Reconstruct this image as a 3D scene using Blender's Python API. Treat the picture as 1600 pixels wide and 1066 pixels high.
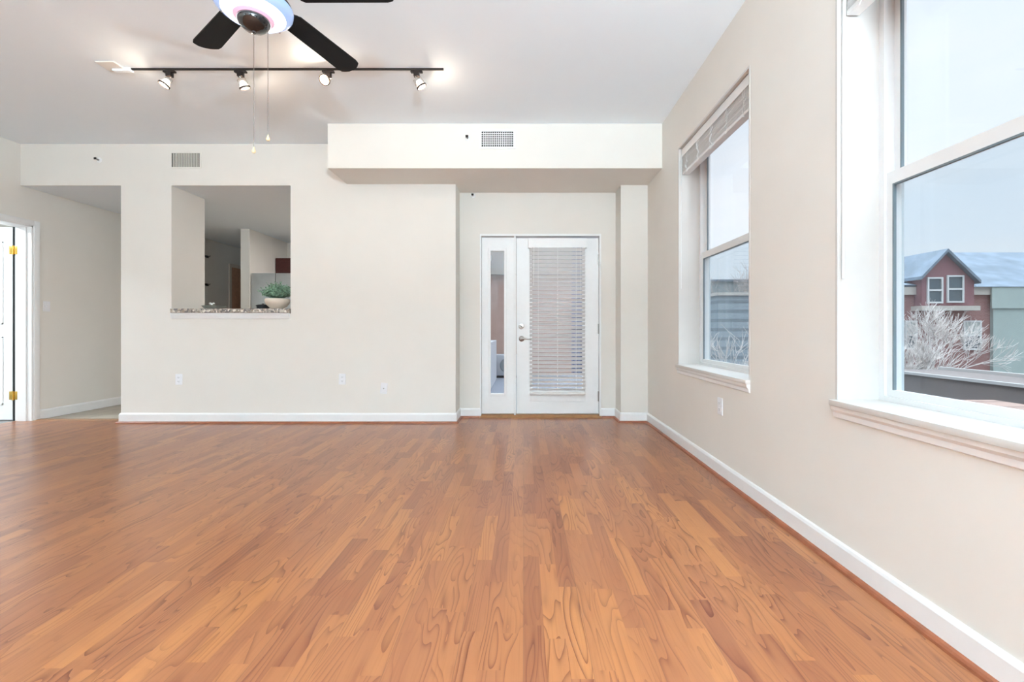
import bpy, bmesh, math, random
from mathutils import Vector, Matrix
for o in list(bpy.data.objects): bpy.data.objects.remove(o)
S = bpy.context.scene
COL = S.collection
PI = math.pi
F = 700.0            # focal length in pixels, frame 1600x1066, vanishing point (818,515), eye height 1 m
# ------------------------------------------------------------------ camera
cam = bpy.data.cameras.new('camera'); cam.sensor_width = 36; cam.lens = 36*F/1600
cam.shift_x = -18/1600; cam.shift_y = -18/1600; cam.clip_start = .02; cam.clip_end = 400
co = bpy.data.objects.new('camera', cam); COL.objects.link(co)
co.location = (0, 0, 1); co.rotation_euler = (PI/2, 0, 0); S.camera = co
# ------------------------------------------------------------------ exposure
S.view_settings.view_transform = 'Standard'; S.view_settings.look = 'None'
S.view_settings.exposure = 0.72; S.view_settings.gamma = 1; S.view_settings.use_curve_mapping = False
# ------------------------------------------------------------------ sky
w = bpy.data.worlds.new('sky'); S.world = w; w.use_nodes = True
nt = w.node_tree; N = nt.nodes; L = nt.links; N.clear()
tc = N.new('ShaderNodeTexCoord'); sep = N.new('ShaderNodeSeparateXYZ'); L.new(tc.outputs['Generated'], sep.inputs[0])
mp = N.new('ShaderNodeMapping'); mp.inputs['Scale'].default_value = (1.2, 1.2, 5); L.new(tc.outputs['Generated'], mp.inputs[0])
ns = N.new('ShaderNodeTexNoise'); ns.inputs['Scale'].default_value = 2.2; ns.inputs['Detail'].default_value = 6; L.new(mp.outputs[0], ns.inputs[0])
cr = N.new('ShaderNodeValToRGB'); cr.color_ramp.elements[0].position = .40; cr.color_ramp.elements[1].position = .68
cr.color_ramp.elements[0].color = (.57, .62, .69, 1); cr.color_ramp.elements[1].color = (.64, .65, .68, 1); L.new(ns.outputs[0], cr.inputs[0])
hz = N.new('ShaderNodeMapRange'); hz.inputs[1].default_value = 0.0; hz.inputs[2].default_value = .30
hz.inputs[3].default_value = .62; hz.inputs[4].default_value = 0; L.new(sep.outputs[2], hz.inputs[0])
mx = N.new('ShaderNodeMix'); mx.data_type = 'RGBA'; L.new(hz.outputs[0], mx.inputs[0]); L.new(cr.outputs[0], mx.inputs[6]); mx.inputs[7].default_value = (.66, .66, .69, 1)
# the sky dims slightly behind the camera
sb = N.new('ShaderNodeMapRange'); sb.inputs[1].default_value = .25; sb.inputs[2].default_value = -.9
sb.inputs[3].default_value = 0.99; sb.inputs[4].default_value = .9; L.new(sep.outputs[1], sb.inputs[0])
# overcast-type sky: brighter towards the zenith
zn = N.new('ShaderNodeMapRange'); zn.interpolation_type = 'SMOOTHSTEP'; zn.inputs[1].default_value = .50; zn.inputs[2].default_value = .95
zn.inputs[3].default_value = 1.0; zn.inputs[4].default_value = 7.5; L.new(sep.outputs[2], zn.inputs[0])
zm = N.new('ShaderNodeMath'); zm.operation = 'MULTIPLY'; L.new(sb.outputs[0], zm.inputs[0]); L.new(zn.outputs[0], zm.inputs[1])
bg = N.new('ShaderNodeBackground'); L.new(mx.outputs[2], bg.inputs[0]); L.new(zm.outputs[0], bg.inputs[1])
wo = N.new('ShaderNodeOutputWorld'); L.new(bg.outputs[0], wo.inputs[0])

FILL_PANEL_W = 12.0      # each added fill panel behind the camera (W)

# ------------------------------------------------------------------ helpers
def PX(x, s): return (x-818)/s
def PZ(y, s): return 1+(515-y)/s
def lin(c): return tuple((v/12.92 if v <= .04045 else ((v+.055)/1.055)**2.4) for v in [k/255 for k in c])
def mat(name, rgb, rough=.5, metal=0, spec=.5, noise=0, nscale=20, emit=0, ecol=None, coat=0, bump=0):
    m = bpy.data.materials.new(name); m.use_nodes = True
    nt = m.node_tree; b = nt.nodes['Principled BSDF']; c = lin(rgb)
    b.inputs['Base Color'].default_value = (*c, 1); b.inputs['Roughness'].default_value = rough
    b.inputs['Metallic'].default_value = metal; b.inputs['Specular IOR Level'].default_value = spec
    b.inputs['Coat Weight'].default_value = coat
    if emit:
        b.inputs['Emission Color'].default_value = (*lin(ecol or rgb), 1); b.inputs['Emission Strength'].default_value = emit
    t = nt.nodes.new('ShaderNodeTexCoord'); n = nt.nodes.new('ShaderNodeTexNoise')
    n.inputs['Scale'].default_value = nscale; n.inputs['Detail'].default_value = 4; nt.links.new(t.outputs['Object'], n.inputs[0])
    r = nt.nodes.new('ShaderNodeValToRGB'); k = noise or .02
    r.color_ramp.elements[0].position = .3; r.color_ramp.elements[1].position = .7
    r.color_ramp.elements[0].color = (*[v*(1-k) for v in c], 1); r.color_ramp.elements[1].color = (*[min(1, v*(1+k)) for v in c], 1)
    nt.links.new(n.outputs[0], r.inputs[0]); nt.links.new(r.outputs[0], b.inputs['Base Color'])
    if bump:
        bp = nt.nodes.new('ShaderNodeBump'); bp.inputs['Strength'].default_value = bump; bp.inputs['Distance'].default_value = .01
        nt.links.new(n.outputs[0], bp.inputs['Height']); nt.links.new(bp.outputs[0], b.inputs['Normal'])
    return m
def glass(name, tint, refl=1.0):
    m = bpy.data.materials.new(name); m.use_nodes = True; nt = m.node_tree; nt.nodes.clear()
    o = nt.nodes.new('ShaderNodeOutputMaterial'); a = nt.nodes.new('ShaderNodeBsdfTransparent'); g = nt.nodes.new('ShaderNodeBsdfGlossy')
    lw = nt.nodes.new('ShaderNodeLayerWeight'); pw = nt.nodes.new('ShaderNodeMath'); pw.operation = 'POWER'; pw.inputs[1].default_value = 4
    nt.links.new(lw.outputs['Facing'], pw.inputs[0]); f = nt.nodes.new('ShaderNodeMath'); f.operation = 'MULTIPLY_ADD'; f.inputs[1].default_value = .5*refl; f.inputs[2].default_value = .025*refl
    nt.links.new(pw.outputs[0], f.inputs[0]); x = nt.nodes.new('ShaderNodeMixShader')
    a.inputs[0].default_value = (*tint, 1); g.inputs['Roughness'].default_value = .02; g.inputs[0].default_value = (.8, .85, .9, 1)
    nt.links.new(f.outputs[0], x.inputs[0]); nt.links.new(a.outputs[0], x.inputs[1]); nt.links.new(g.outputs[0], x.inputs[2]); nt.links.new(x.outputs[0], o.inputs[0])
    return m
def emission(name, rgb, s):
    return mat(name, rgb, emit=s, ecol=rgb)
def stripes(name, c1, c2, axis, freq, rough=.7, dark=.12):
    m = mat(name, c1, rough, noise=.05, nscale=8); nt = m.node_tree; b = nt.nodes['Principled BSDF']
    t = nt.nodes.new('ShaderNodeTexCoord'); s = nt.nodes.new('ShaderNodeSeparateXYZ'); nt.links.new(t.outputs['Object'], s.inputs[0])
    k = nt.nodes.new('ShaderNodeMath'); k.operation = 'MULTIPLY'; k.inputs[1].default_value = freq; nt.links.new(s.outputs[axis], k.inputs[0])
    fr = nt.nodes.new('ShaderNodeMath'); fr.operation = 'FRACT'; nt.links.new(k.outputs[0], fr.inputs[0])
    lt = nt.nodes.new('ShaderNodeMath'); lt.operation = 'LESS_THAN'; lt.inputs[1].default_value = dark; nt.links.new(fr.outputs[0], lt.inputs[0])
    mx = nt.nodes.new('ShaderNodeMix'); mx.data_type = 'RGBA'; nt.links.new(lt.outputs[0], mx.inputs[0])
    old = b.inputs['Base Color'].links[0].from_socket; nt.links.new(old, mx.inputs[6]); mx.inputs[7].default_value = (*lin(c2), 1)
    nt.links.new(mx.outputs[2], b.inputs['Base Color']); return m
def brick(name, c1, c2, mortar, scale=1.0, rot=True, bw=.22, rh=.075, ms=.01):
    m = mat(name, c1, .9); nt = m.node_tree; b = nt.nodes['Principled BSDF']
    t = nt.nodes.new('ShaderNodeTexCoord'); s = nt.nodes.new('ShaderNodeSeparateXYZ'); nt.links.new(t.outputs['Object'], s.inputs[0])
    ad = nt.nodes.new('ShaderNodeMath'); nt.links.new(s.outputs[0], ad.inputs[0]); nt.links.new(s.outputs[1], ad.inputs[1])
    cb = nt.nodes.new('ShaderNodeCombineXYZ')
    if rot: nt.links.new(ad.outputs[0], cb.inputs[0]); nt.links.new(s.outputs[2], cb.inputs[1])
    else: nt.links.new(s.outputs[0], cb.inputs[0]); nt.links.new(s.outputs[1], cb.inputs[1])
    k = nt.nodes.new('ShaderNodeTexBrick'); nt.links.new(cb.outputs[0], k.inputs[0]); k.inputs['Scale'].default_value = scale
    k.inputs['Brick Width'].default_value = bw; k.inputs['Row Height'].default_value = rh; k.inputs['Mortar Size'].default_value = ms
    k.inputs['Color1'].default_value = (*lin(c1), 1); k.inputs['Color2'].default_value = (*lin(c2), 1); k.inputs['Mortar'].default_value = (*lin(mortar), 1)
    nt.links.new(k.outputs[0], b.inputs['Base Color']); return m

class MB:
    def __init__(s): s.bm = bmesh.new()
    def box(s, x0, x1, y0, y1, z0, z1, bev=0):
        if x0 > x1: x0, x1 = x1, x0
        if y0 > y1: y0, y1 = y1, y0
        if z0 > z1: z0, z1 = z1, z0
        b = s.bm if not bev else bmesh.new()
        v = [b.verts.new(p) for p in [(x0,y0,z0),(x1,y0,z0),(x1,y1,z0),(x0,y1,z0),(x0,y0,z1),(x1,y0,z1),(x1,y1,z1),(x0,y1,z1)]]
        for f in [(0,3,2,1),(4,5,6,7),(0,1,5,4),(1,2,6,5),(2,3,7,6),(3,0,4,7)]: b.faces.new([v[i] for i in f])
        if bev:
            bmesh.ops.bevel(b, geom=list(b.edges), offset=bev, segments=2, affect='EDGES', profile=.6)
            me = bpy.data.meshes.new('t'); b.to_mesh(me); b.free(); s.bm.from_mesh(me); bpy.data.meshes.remove(me)
        return s
    def tube(s, pts, r, n=8, cap=True):
        pts = [Vector(p) for p in pts]; rs = r if isinstance(r, (list, tuple)) else [r]*len(pts)
        rings = []; up = None
        for i, p in enumerate(pts):
            d = (pts[min(i+1, len(pts)-1)]-pts[max(i-1, 0)]).normalized()
            if up is None:
                up = Vector((0,0,1)) if abs(d.z) < .9 else Vector((1,0,0))
            a = d.cross(up).normalized(); c = a.cross(d).normalized(); up = c
            rings.append([s.bm.verts.new(p+a*rs[i]*math.cos(2*PI*k/n)+c*rs[i]*math.sin(2*PI*k/n)) for k in range(n)])
        for i in range(len(rings)-1):
            for k in range(n): s.bm.faces.new([rings[i][k], rings[i][(k+1)%n], rings[i+1][(k+1)%n], rings[i+1][k]])
        if cap: s.bm.faces.new(rings[0][::-1]); s.bm.faces.new(rings[-1])
        return s
    def lathe(s, prof, c=(0,0,0), axis='z', n=32, M=None):
        M = M or {'z': Matrix.Identity(4), 'y': Matrix.Rotation(PI/2, 4, 'X'), 'x': Matrix.Rotation(PI/2, 4, 'Y')}[axis]
        c = Vector(c); rings = []
        for r, z in prof:
            if r < 1e-6: rings.append([s.bm.verts.new(M@Vector((0,0,z))+c)])
            else: rings.append([s.bm.verts.new(M@Vector((r*math.cos(2*PI*k/n), r*math.sin(2*PI*k/n), z))+c) for k in range(n)])
        for a, b in zip(rings, rings[1:]):
            for k in range(n):
                q = [a[k%len(a)], a[(k+1)%n%len(a)], b[(k+1)%n%len(b)], b[k%len(b)]]
                u = []
                for v in q:
                    if v not in u: u.append(v)
                if len(u) > 2: s.bm.faces.new(u)
        return s
    def prism(s, poly, d0, d1, axis='y'):
        def P(a, b, d): return {'y': (a, d, b), 'x': (d, a, b), 'z': (a, b, d)}[axis]
        A = [s.bm.verts.new(P(a, b, d0)) for a, b in poly]; B = [s.bm.verts.new(P(a, b, d1)) for a, b in poly]
        n = len(poly); s.bm.faces.new(A); s.bm.faces.new(B[::-1])
        for i in range(n): s.bm.faces.new([A[i], B[i], B[(i+1)%n], A[(i+1)%n]])
        return s
    def path(s, pts, prof):
        """sweep profile (offset to the left of travel, z) along floor points with mitres"""
        n = len(pts); P = [Vector(p) for p in pts]; rings = []
        for i in range(n):
            def nrm(a, b): d = (b-a).normalized(); return Vector((-d.y, d.x))
            if i == 0: m = nrm(P[0], P[1])
            elif i == n-1: m = nrm(P[-2], P[-1])
            else:
                a = nrm(P[i-1], P[i]); b = nrm(P[i], P[i+1]); m = (a+b)/(1+a.dot(b))
            rings.append([s.bm.verts.new((P[i].x+m.x*o, P[i].y+m.y*o, z)) for o, z in prof])
        k = len(prof)
        for i in range(n-1):
            for j in range(k): s.bm.faces.new([rings[i][j], rings[i][(j+1)%k], rings[i+1][(j+1)%k], rings[i+1][j]])
        s.bm.faces.new(rings[0][::-1]); s.bm.faces.new(rings[-1]); return s
    def build(s, name, m, parent=None, smooth=False, at=None):
        bmesh.ops.recalc_face_normals(s.bm, faces=s.bm.faces)
        me = bpy.data.meshes.new(name)
        if at is not None: bmesh.ops.translate(s.bm, verts=s.bm.verts, vec=-Vector(at))
        s.bm.to_mesh(me); s.bm.free(); me.materials.append(m)
        if smooth:
            for p in me.polygons: p.use_smooth = True
            if smooth != 'all': me.set_sharp_from_angle(angle=math.radians(40))
        o = bpy.data.objects.new(name, me); COL.objects.link(o)
        if at is not None: o.location = at
        if parent is not None:
            o.parent = parent
            if at is None:                       # parts are written in world space: keep them there
                o.matrix_parent_inverse = wmat(parent).inverted()
        return o
def wmat(o):
    m = Matrix.LocRotScale(o.location, o.rotation_euler, o.scale)
    if o.parent: m = wmat(o.parent) @ o.matrix_parent_inverse @ m
    return m
def tag(o, label=None, cat=None, group=None, kind=None):
    if label: o['label'] = label
    if cat: o['category'] = cat
    if group: o['group'] = group
    if kind: o['kind'] = kind
    return o
def empty(name, loc, label, cat, group=None, kind=None):
    o = bpy.data.objects.new(name, None); COL.objects.link(o); o.location = loc; o.empty_display_size = .1
    return tag(o, label, cat, group, kind)
def struct(name, mb, m, label=None, cat=None): return tag(mb.build(name, m), label, cat, None, 'structure')
def copy_tree(o, parent=None):
    c = o.copy(); COL.objects.link(c)
    if parent is not None: c.parent = parent
    for ch in [x for x in ALL() if x.parent == o]: copy_tree(ch, c)
    return c
def ALL(): return list(bpy.data.objects)

# ------------------------------------------------------------------ materials
M_wall = mat('wall_paint', (233, 228, 220), .85, noise=.012, nscale=3)
M_ceil = mat('ceiling_paint', (243, 250, 255), .9, noise=.01, nscale=3)
M_white = mat('white_trim_paint', (243, 243, 242), .35, noise=.01)
M_vinyl = mat('white_vinyl', (230, 229, 227), .3, noise=.01)
M_lining = mat('white_window_lining', (213, 208, 202), .5, noise=.01)
M_plate = mat('white_plastic', (240, 240, 242), .3)
M_slat = mat('white_blind_slat', (232, 230, 228), .45)
M_cord = mat('white_cord', (245, 245, 243), .7)
M_black = mat('black_fan_blade', (20, 20, 21), .6, spec=.2)
M_blkgl = mat('glossy_black_metal', (20, 18, 20), .15, coat=.5)
M_bronze = mat('dark_bronze', (52, 44, 42), .4, metal=.6)
M_nickel = mat('brushed_nickel', (176, 172, 168), .3, metal=1)
M_brass = mat('polished_brass', (214, 178, 92), .25, metal=1)
M_qr = mat('reddish_wood_moulding', (146, 84, 56), .4, noise=.18, nscale=14)
M_thr = mat('oak_threshold', (150, 108, 70), .45, noise=.15)
M_dark = mat('dark_void', (26, 26, 28), .9)
M_duct = mat('shadowed_duct', (38, 40, 38), .9)
M_vent = mat('greige_vent_metal', (190, 186, 176), .5)
M_gask = mat('grey_gasket', (110, 122, 128), .5)
M_glass = glass('window_glass', (.97, .985, .99))
M_door_glass = glass('door_glass', (.95, .97, .98), .6)
M_screen = glass('insect_screen_mesh', (.86, .90, .92), .5)
M_chain = mat('steel_bead_chain', (104, 98, 92), .4, metal=.6)
M_fridge = mat('stainless_steel_panel', (186, 190, 190), .32, metal=.55)
M_cab = mat('cherry_cabinet', (74, 30, 26), .35, noise=.12)
M_wood_door = mat('light_wood_door', (196, 148, 118), .5, noise=.1)
M_bowl = mat('cream_ceramic_bowl', (226, 212, 196), .45)
M_leaf = mat('green_leaf', (126, 160, 134), .5, noise=.45, nscale=60)
M_soil = mat('soil', (60, 48, 40), .95)
M_blackpl = mat('black_pan', (26, 30, 34), .35)
M_greyst = mat('grey_stone_dish', (150, 150, 142), .5)
M_petal = mat('white_petal', (245, 245, 240), .6)

def floor_mat():
    m = bpy.data.materials.new('laminate_strip_wood'); m.use_nodes = True; nt = m.node_tree; N = nt.nodes; L = nt.links
    b = N['Principled BSDF']
    def M(op, a, c=None, d=None):
        k = N.new('ShaderNodeMath'); k.operation = op
        for i, v in enumerate((a, c, d)):
            if v is None: continue
            if isinstance(v, (int, float)): k.inputs[i].default_value = v
            else: L.new(v, k.inputs[i])
        return k.outputs[0]
    def comb(x, y, z=0):
        k = N.new('ShaderNodeCombineXYZ')
        for i, v in enumerate((x, y, z)):
            if isinstance(v, (int, float)): k.inputs[i].default_value = v
            else: L.new(v, k.inputs[i])
        return k.outputs[0]
    def wn(v):
        k = N.new('ShaderNodeTexWhiteNoise'); k.noise_dimensions = '3D'; L.new(v, k.inputs[0]); return k
    t = N.new('ShaderNodeTexCoord'); s = N.new('ShaderNodeSeparateXYZ'); L.new(t.outputs['Object'], s.inputs[0])
    X, Y = s.outputs[0], s.outputs[1]
    u = M('DIVIDE', X, .068); row = M('FLOOR', u); fu = M('FRACT', u)
    off = wn(comb(row, 3.3)).outputs[0]
    v = M('ADD', M('DIVIDE', Y, .46), M('MULTIPLY', off, 7.0)); col = M('FLOOR', v); fv = M('FRACT', v)
    r = wn(comb(row, col, 1.7)); r1 = r.outputs[0]
    r2 = wn(comb(col, row, 9.1)).outputs[0]
    # cathedral grain: contour lines of a stretched noise, shifted per strip
    gn = N.new('ShaderNodeTexNoise'); gn.inputs['Scale'].default_value = 1; gn.inputs['Detail'].default_value = 1.2; gn.inputs['Distortion'].default_value = .35
    L.new(comb(M('ADD', M('MULTIPLY', X, 10), M('MULTIPLY', r1, 40)), M('ADD', M('MULTIPLY', Y, 1.35), M('MULTIPLY', r2, 40)), 0), gn.inputs[0])
    k = M('MULTIPLY', gn.outputs[0], 13.0); fr = M('FRACT', k)
    ln = M('POWER', fr, 4.5)                                       # saw: sharp dark line each contour
    lo = N.new('ShaderNodeTexNoise'); lo.inputs['Scale'].default_value = 1; lo.inputs['Detail'].default_value = 4
    L.new(comb(M('MULTIPLY', X, 22), M('MULTIPLY', Y, 1.8), M('MULTIPLY', r1, 5)), lo.inputs[0])
    lstr = M('MULTIPLY', ln, M('MULTIPLY', M('POWER', r2, .6), .85))
    fine = N.new('ShaderNodeTexNoise'); fine.inputs['Scale'].default_value = 1; fine.inputs['Detail'].default_value = 2
    L.new(comb(M('MULTIPLY', X, 130), M('MULTIPLY', Y, 4), r1), fine.inputs[0])
    ramp = N.new('ShaderNodeValToRGB'); e = ramp.color_ramp.elements
    e[0].position = 0; e[0].color = (*lin((124, 70, 46)), 1); e[1].position = 1; e[1].color = (*lin((184, 122, 70)), 1)
    e2 = e.new(.35); e2.color = (*lin((152, 95, 62)), 1); e3 = e.new(.7); e3.color = (*lin((167, 108, 67)), 1)
    mixv = M('ADD', M('MULTIPLY', r1, .62), M('MULTIPLY', lo.outputs[0], .40)); L.new(mixv, ramp.inputs[0])
    m1 = N.new('ShaderNodeMix'); m1.data_type = 'RGBA'; L.new(lstr, m1.inputs[0]); L.new(ramp.outputs[0], m1.inputs[6]); m1.inputs[7].default_value = (*lin((92, 38, 24)), 1)
    fs = M('MULTIPLY', M('SUBTRACT', fine.outputs[0], .5), .9)
    m2 = N.new('ShaderNodeMix'); m2.data_type = 'RGBA'; m2.blend_type = 'MULTIPLY'; L.new(M('MAXIMUM', fs, 0), m2.inputs[0]); L.new(m1.outputs[2], m2.inputs[6]); m2.inputs[7].default_value = (.5, .36, .28, 1)
    # board joints: every third strip a real edge
    u3 = M('FRACT', M('DIVIDE', X, .204)); ed = M('LESS_THAN', M('MINIMUM', u3, M('SUBTRACT', 1, u3)), .006)
    m3 = N.new('ShaderNodeMix'); m3.data_type = 'RGBA'; L.new(M('MULTIPLY', ed, .35), m3.inputs[0]); L.new(m2.outputs[2], m3.inputs[6]); m3.inputs[7].default_value = (.10, .05, .03, 1)
    L.new(m3.outputs[2], b.inputs['Base Color'])
    b.inputs['Roughness'].default_value = .28; b.inputs['Specular IOR Level'].default_value = .5
    return m
M_floor = floor_mat()
M_tile = brick('beige_floor_tile', (190, 180, 164), (182, 172, 156), (140, 132, 120), 1, rot=False, bw=.33, rh=.33, ms=.006)
M_tile.node_tree.nodes['Principled BSDF'].inputs['Roughness'].default_value = .35
def granite():
    m = mat('granite', (150, 140, 128), .25); nt = m.node_tree; b = nt.nodes['Principled BSDF']
    t = nt.nodes.new('ShaderNodeTexCoord'); v = nt.nodes.new('ShaderNodeTexVoronoi'); v.inputs['Scale'].default_value = 48; v.inputs['Randomness'].default_value = 1
    nt.links.new(t.outputs['Object'], v.inputs[0]); sp = nt.nodes.new('ShaderNodeSeparateColor'); nt.links.new(v.outputs['Color'], sp.inputs[0])
    r = nt.nodes.new('ShaderNodeValToRGB'); r.color_ramp.interpolation = 'CONSTANT'; e = r.color_ramp.elements
    e[0].color = (*lin((112, 106, 104)), 1); e[1].position = .85; e[1].color = (*lin((224, 216, 204)), 1)
    for p, c in ((.22, (150, 142, 134)), (.5, (186, 174, 160)), (.7, (150, 136, 124))): e.new(p).color = (*lin(c), 1)
    nt.links.new(sp.outputs[0], r.inputs[0]); nt.links.new(r.outputs[0], b.inputs['Base Color']); return m
M_granite = granite()

# ------------------------------------------------------------------ room measures
XR = 1.338; XL = -5.384; ZC = 2.985; YB = F/146; YP = F/145; YN = F/137.3; YS = F/162; YR = -4.2
XN0 = PX(712, 146); XP = PX(970, 145); ZS = 2.556; ZH = 2.541; YT = 5.295; YK = F/88; YK2 = 10.4
XH = PX(189, 146); XO0 = PX(268, 146); XO1 = PX(454, 146)
Z0, Z1 = .70, 2.564                       # window openings
W1 = (F/(354/XR), F/(242/XR)); W2 = (.70, F/(488/XR)); W3 = (-4.0, -2.3); W4 = (-1.9, .1)  # the last two openings are unseen, added to let in more daylight
DX0, DX1, DZ = PX(750, 137.3), PX(939, 137.3), PZ(366, 137.3)
XO = XR+.24

# walls
b = MB(); ys = [YR]
for a, c in (W3, W4, W2, W1): ys += [a, c]
ys.append(YP+.3)
for i in range(0, len(ys), 2): b.box(XR, XO, ys[i], ys[i+1], 0, ZC)
for a, c in (W3, W4, W2, W1): b.box(XR, XO, a, c, 0, Z0); b.box(XR, XO, a, c, Z1, ZC)
b.box(XP, XR, YP, YN+.03, 0, ZS)
struct('wall_right', b, M_wall, 'greige painted wall with the tall windows', 'wall')
b = MB()
b.box(XH, XO0, YB, YT, 0, ZC).box(XO1, XN0, YB, YT, 0, ZC).box(XO0, XO1, YB, YT, 0, 1.17).box(XO0, XO1, YB, YB+.01, ZH, ZC).box(XO0, XO1, YB+.01, YT, ZH+.12, ZC)
b.box(XL, XH, YB, YB+.01, ZH, ZC).box(XL, XH, YB+.01, YB+.14, ZH+.12, ZC)
b.box(XN0-.02, DX0, YN, YN+.2, 0, ZC).box(DX1, XO, YN, YN+.2, 0, ZC).box(DX0, DX1, YN, YN+.2, DZ, ZC)
struct('wall_back', b, M_wall, 'far off-white wall with the pass-through and the glazed door', 'wall')
LD0, LD1, LDZ = 4.08, F/142.3, 2.138
b = MB(); b.box(XL-.176, XL, YR, LD0, 0, ZC).box(XL-.176, XL, LD1, YK2, 0, ZC).box(XL-.176, XL, LD0, LD1, LDZ, ZC)
struct('wall_left', b, M_wall, 'left wall running on into the hallway', 'wall')
b = MB(); RW = ((-4.7, -3.5), (-0.9, 0.6)); b.box(XL, RW[0][0], YR-.2, YR, 0, ZC).box(RW[0][1], RW[1][0], YR-.2, YR, 0, ZC).box(RW[1][1], XR, YR-.2, YR, 0, ZC)  # unseen openings added so more sky light reaches the room
for a, c in RW: b.box(a, c, YR-.2, YR, 0, .5).box(a, c, YR-.2, YR, 2.6, ZC)
struct('wall_front', b, M_wall, 'wall behind the camera with two added wide windows', 'wall')
struct('ceiling', MB().box(XL-.17, XO, YR-.2, YB+.01, ZC, ZC+.15), M_ceil, 'smooth white ceiling', 'ceiling')
struct('ceiling_soffit', MB().box(PX(512, 162), XR, YS, YB, ZS, ZC).box(XN0, XR, YB, YN, ZS, ZC), M_wall, 'boxed off-white soffit above the glazed door', 'ceiling')
struct('ceiling_hall', MB().box(XL, XH, YB+.01, YT, ZH, ZH+.12).box(XO0, XO1, YB+.01, YT, ZH, ZH+.12).box(XL, XN0, YT, YK2, ZH, ZH+.12), M_ceil, 'lower ceiling over hallway and kitchen', 'ceiling')
struct('floor', MB().box(XL-.17, XO, YR-.2, 4.95, -.12, 0).box(XN0, XR, 4.95, YN+.08, -.12, 0), M_floor, 'glossy orange-brown laminate strip floor', 'floor')
struct('floor_tile', MB().box(XL-.17, XN0, 4.95, YK2+.1, -.12, -.004), M_tile, 'beige tile floor of the hallway and kitchen', 'floor')
# kitchen and hall
XC0, XC1 = PX(376, 102), PX(390, 102); YC = F/102
b = MB(); b.box(XC0, XC1, YC, YK, 0, ZH).box(XC1-.01, -1.0, YK, YK+.15, 0, ZH).box(XL-.17, XC1, YK2, YK2+.15, 0, ZH).box(XC0, XC1, YK, YK2, 0, ZH).box(-1.15, -1.0, YT, YK, 0, ZH)
struct('wall_kitchen', b, M_wall, 'kitchen walls and narrow partition beyond the pass-through', 'wall')
b = MB(); b.box(-8.2, XL-.176, 6.6, 6.7, 0, 2.7).box(-8.3, -8.2, 2.4, 6.7, 0, 2.7).box(-8.2, XL-.176, 2.3, 2.4, 0, 2.7)
struct('wall_bedroom', b, M_wall, 'walls of the side room behind the open door', 'wall')
struct('ceiling_bedroom', MB().box(-8.3, XL-.176, 2.3, 6.7, 2.7, 2.8), M_ceil, 'ceiling of the side room', 'ceiling')
struct('floor_bedroom', MB().box(-8.3, XL-.17, 2.3, 6.7, -.12, -.002), mat('grey_carpet', (150, 148, 146), .95, noise=.1, nscale=80), 'grey carpet of the side room', 'floor')

# baseboards and quarter rounds
BBP = [(0, .0), (.013, .0), (.013, .088), (.009, .1), (.004, .106), (0, .106)]
QRP = [(.013, 0), (.033, 0), (.031, .009), (.025, .016), (.013, .019)]
paths = {'right': [[(XR, YR), (XR, YP), (XP, YP), (XP, YN), (DX1+.0, YN)]],
         'back': [[(DX0, YN), (XN0, YN), (XN0, YB), (XH, YB), (XH, 4.95)]],
         'left': [[(XL, LD0-.06), (XL, YR)]]}
k = 1
for side, pp in paths.items():
    b = MB(); q = MB()
    for p in pp: b.path(p, BBP); q.path(p, QRP)
    struct('baseboard_'+side, b, M_white, 'white baseboard along the %s wall' % side, 'baseboard')
    struct('trim_%d' % k, q, M_qr, 'reddish wood quarter-round along the %s wall' % side, 'trim'); k += 1
struct('baseboard_hall', MB().path([(XL, YK2), (XL, LD1+.056)], BBP), M_white, 'white baseboard along the hallway wall', 'baseboard')
struct('trim_4', MB().prism([(4.93, 0), (4.995, 0), (4.985, .008), (4.94, .008)], XL, XH, 'x'), M_thr, 'thin wood strip between laminate and hallway tile', 'trim')

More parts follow.
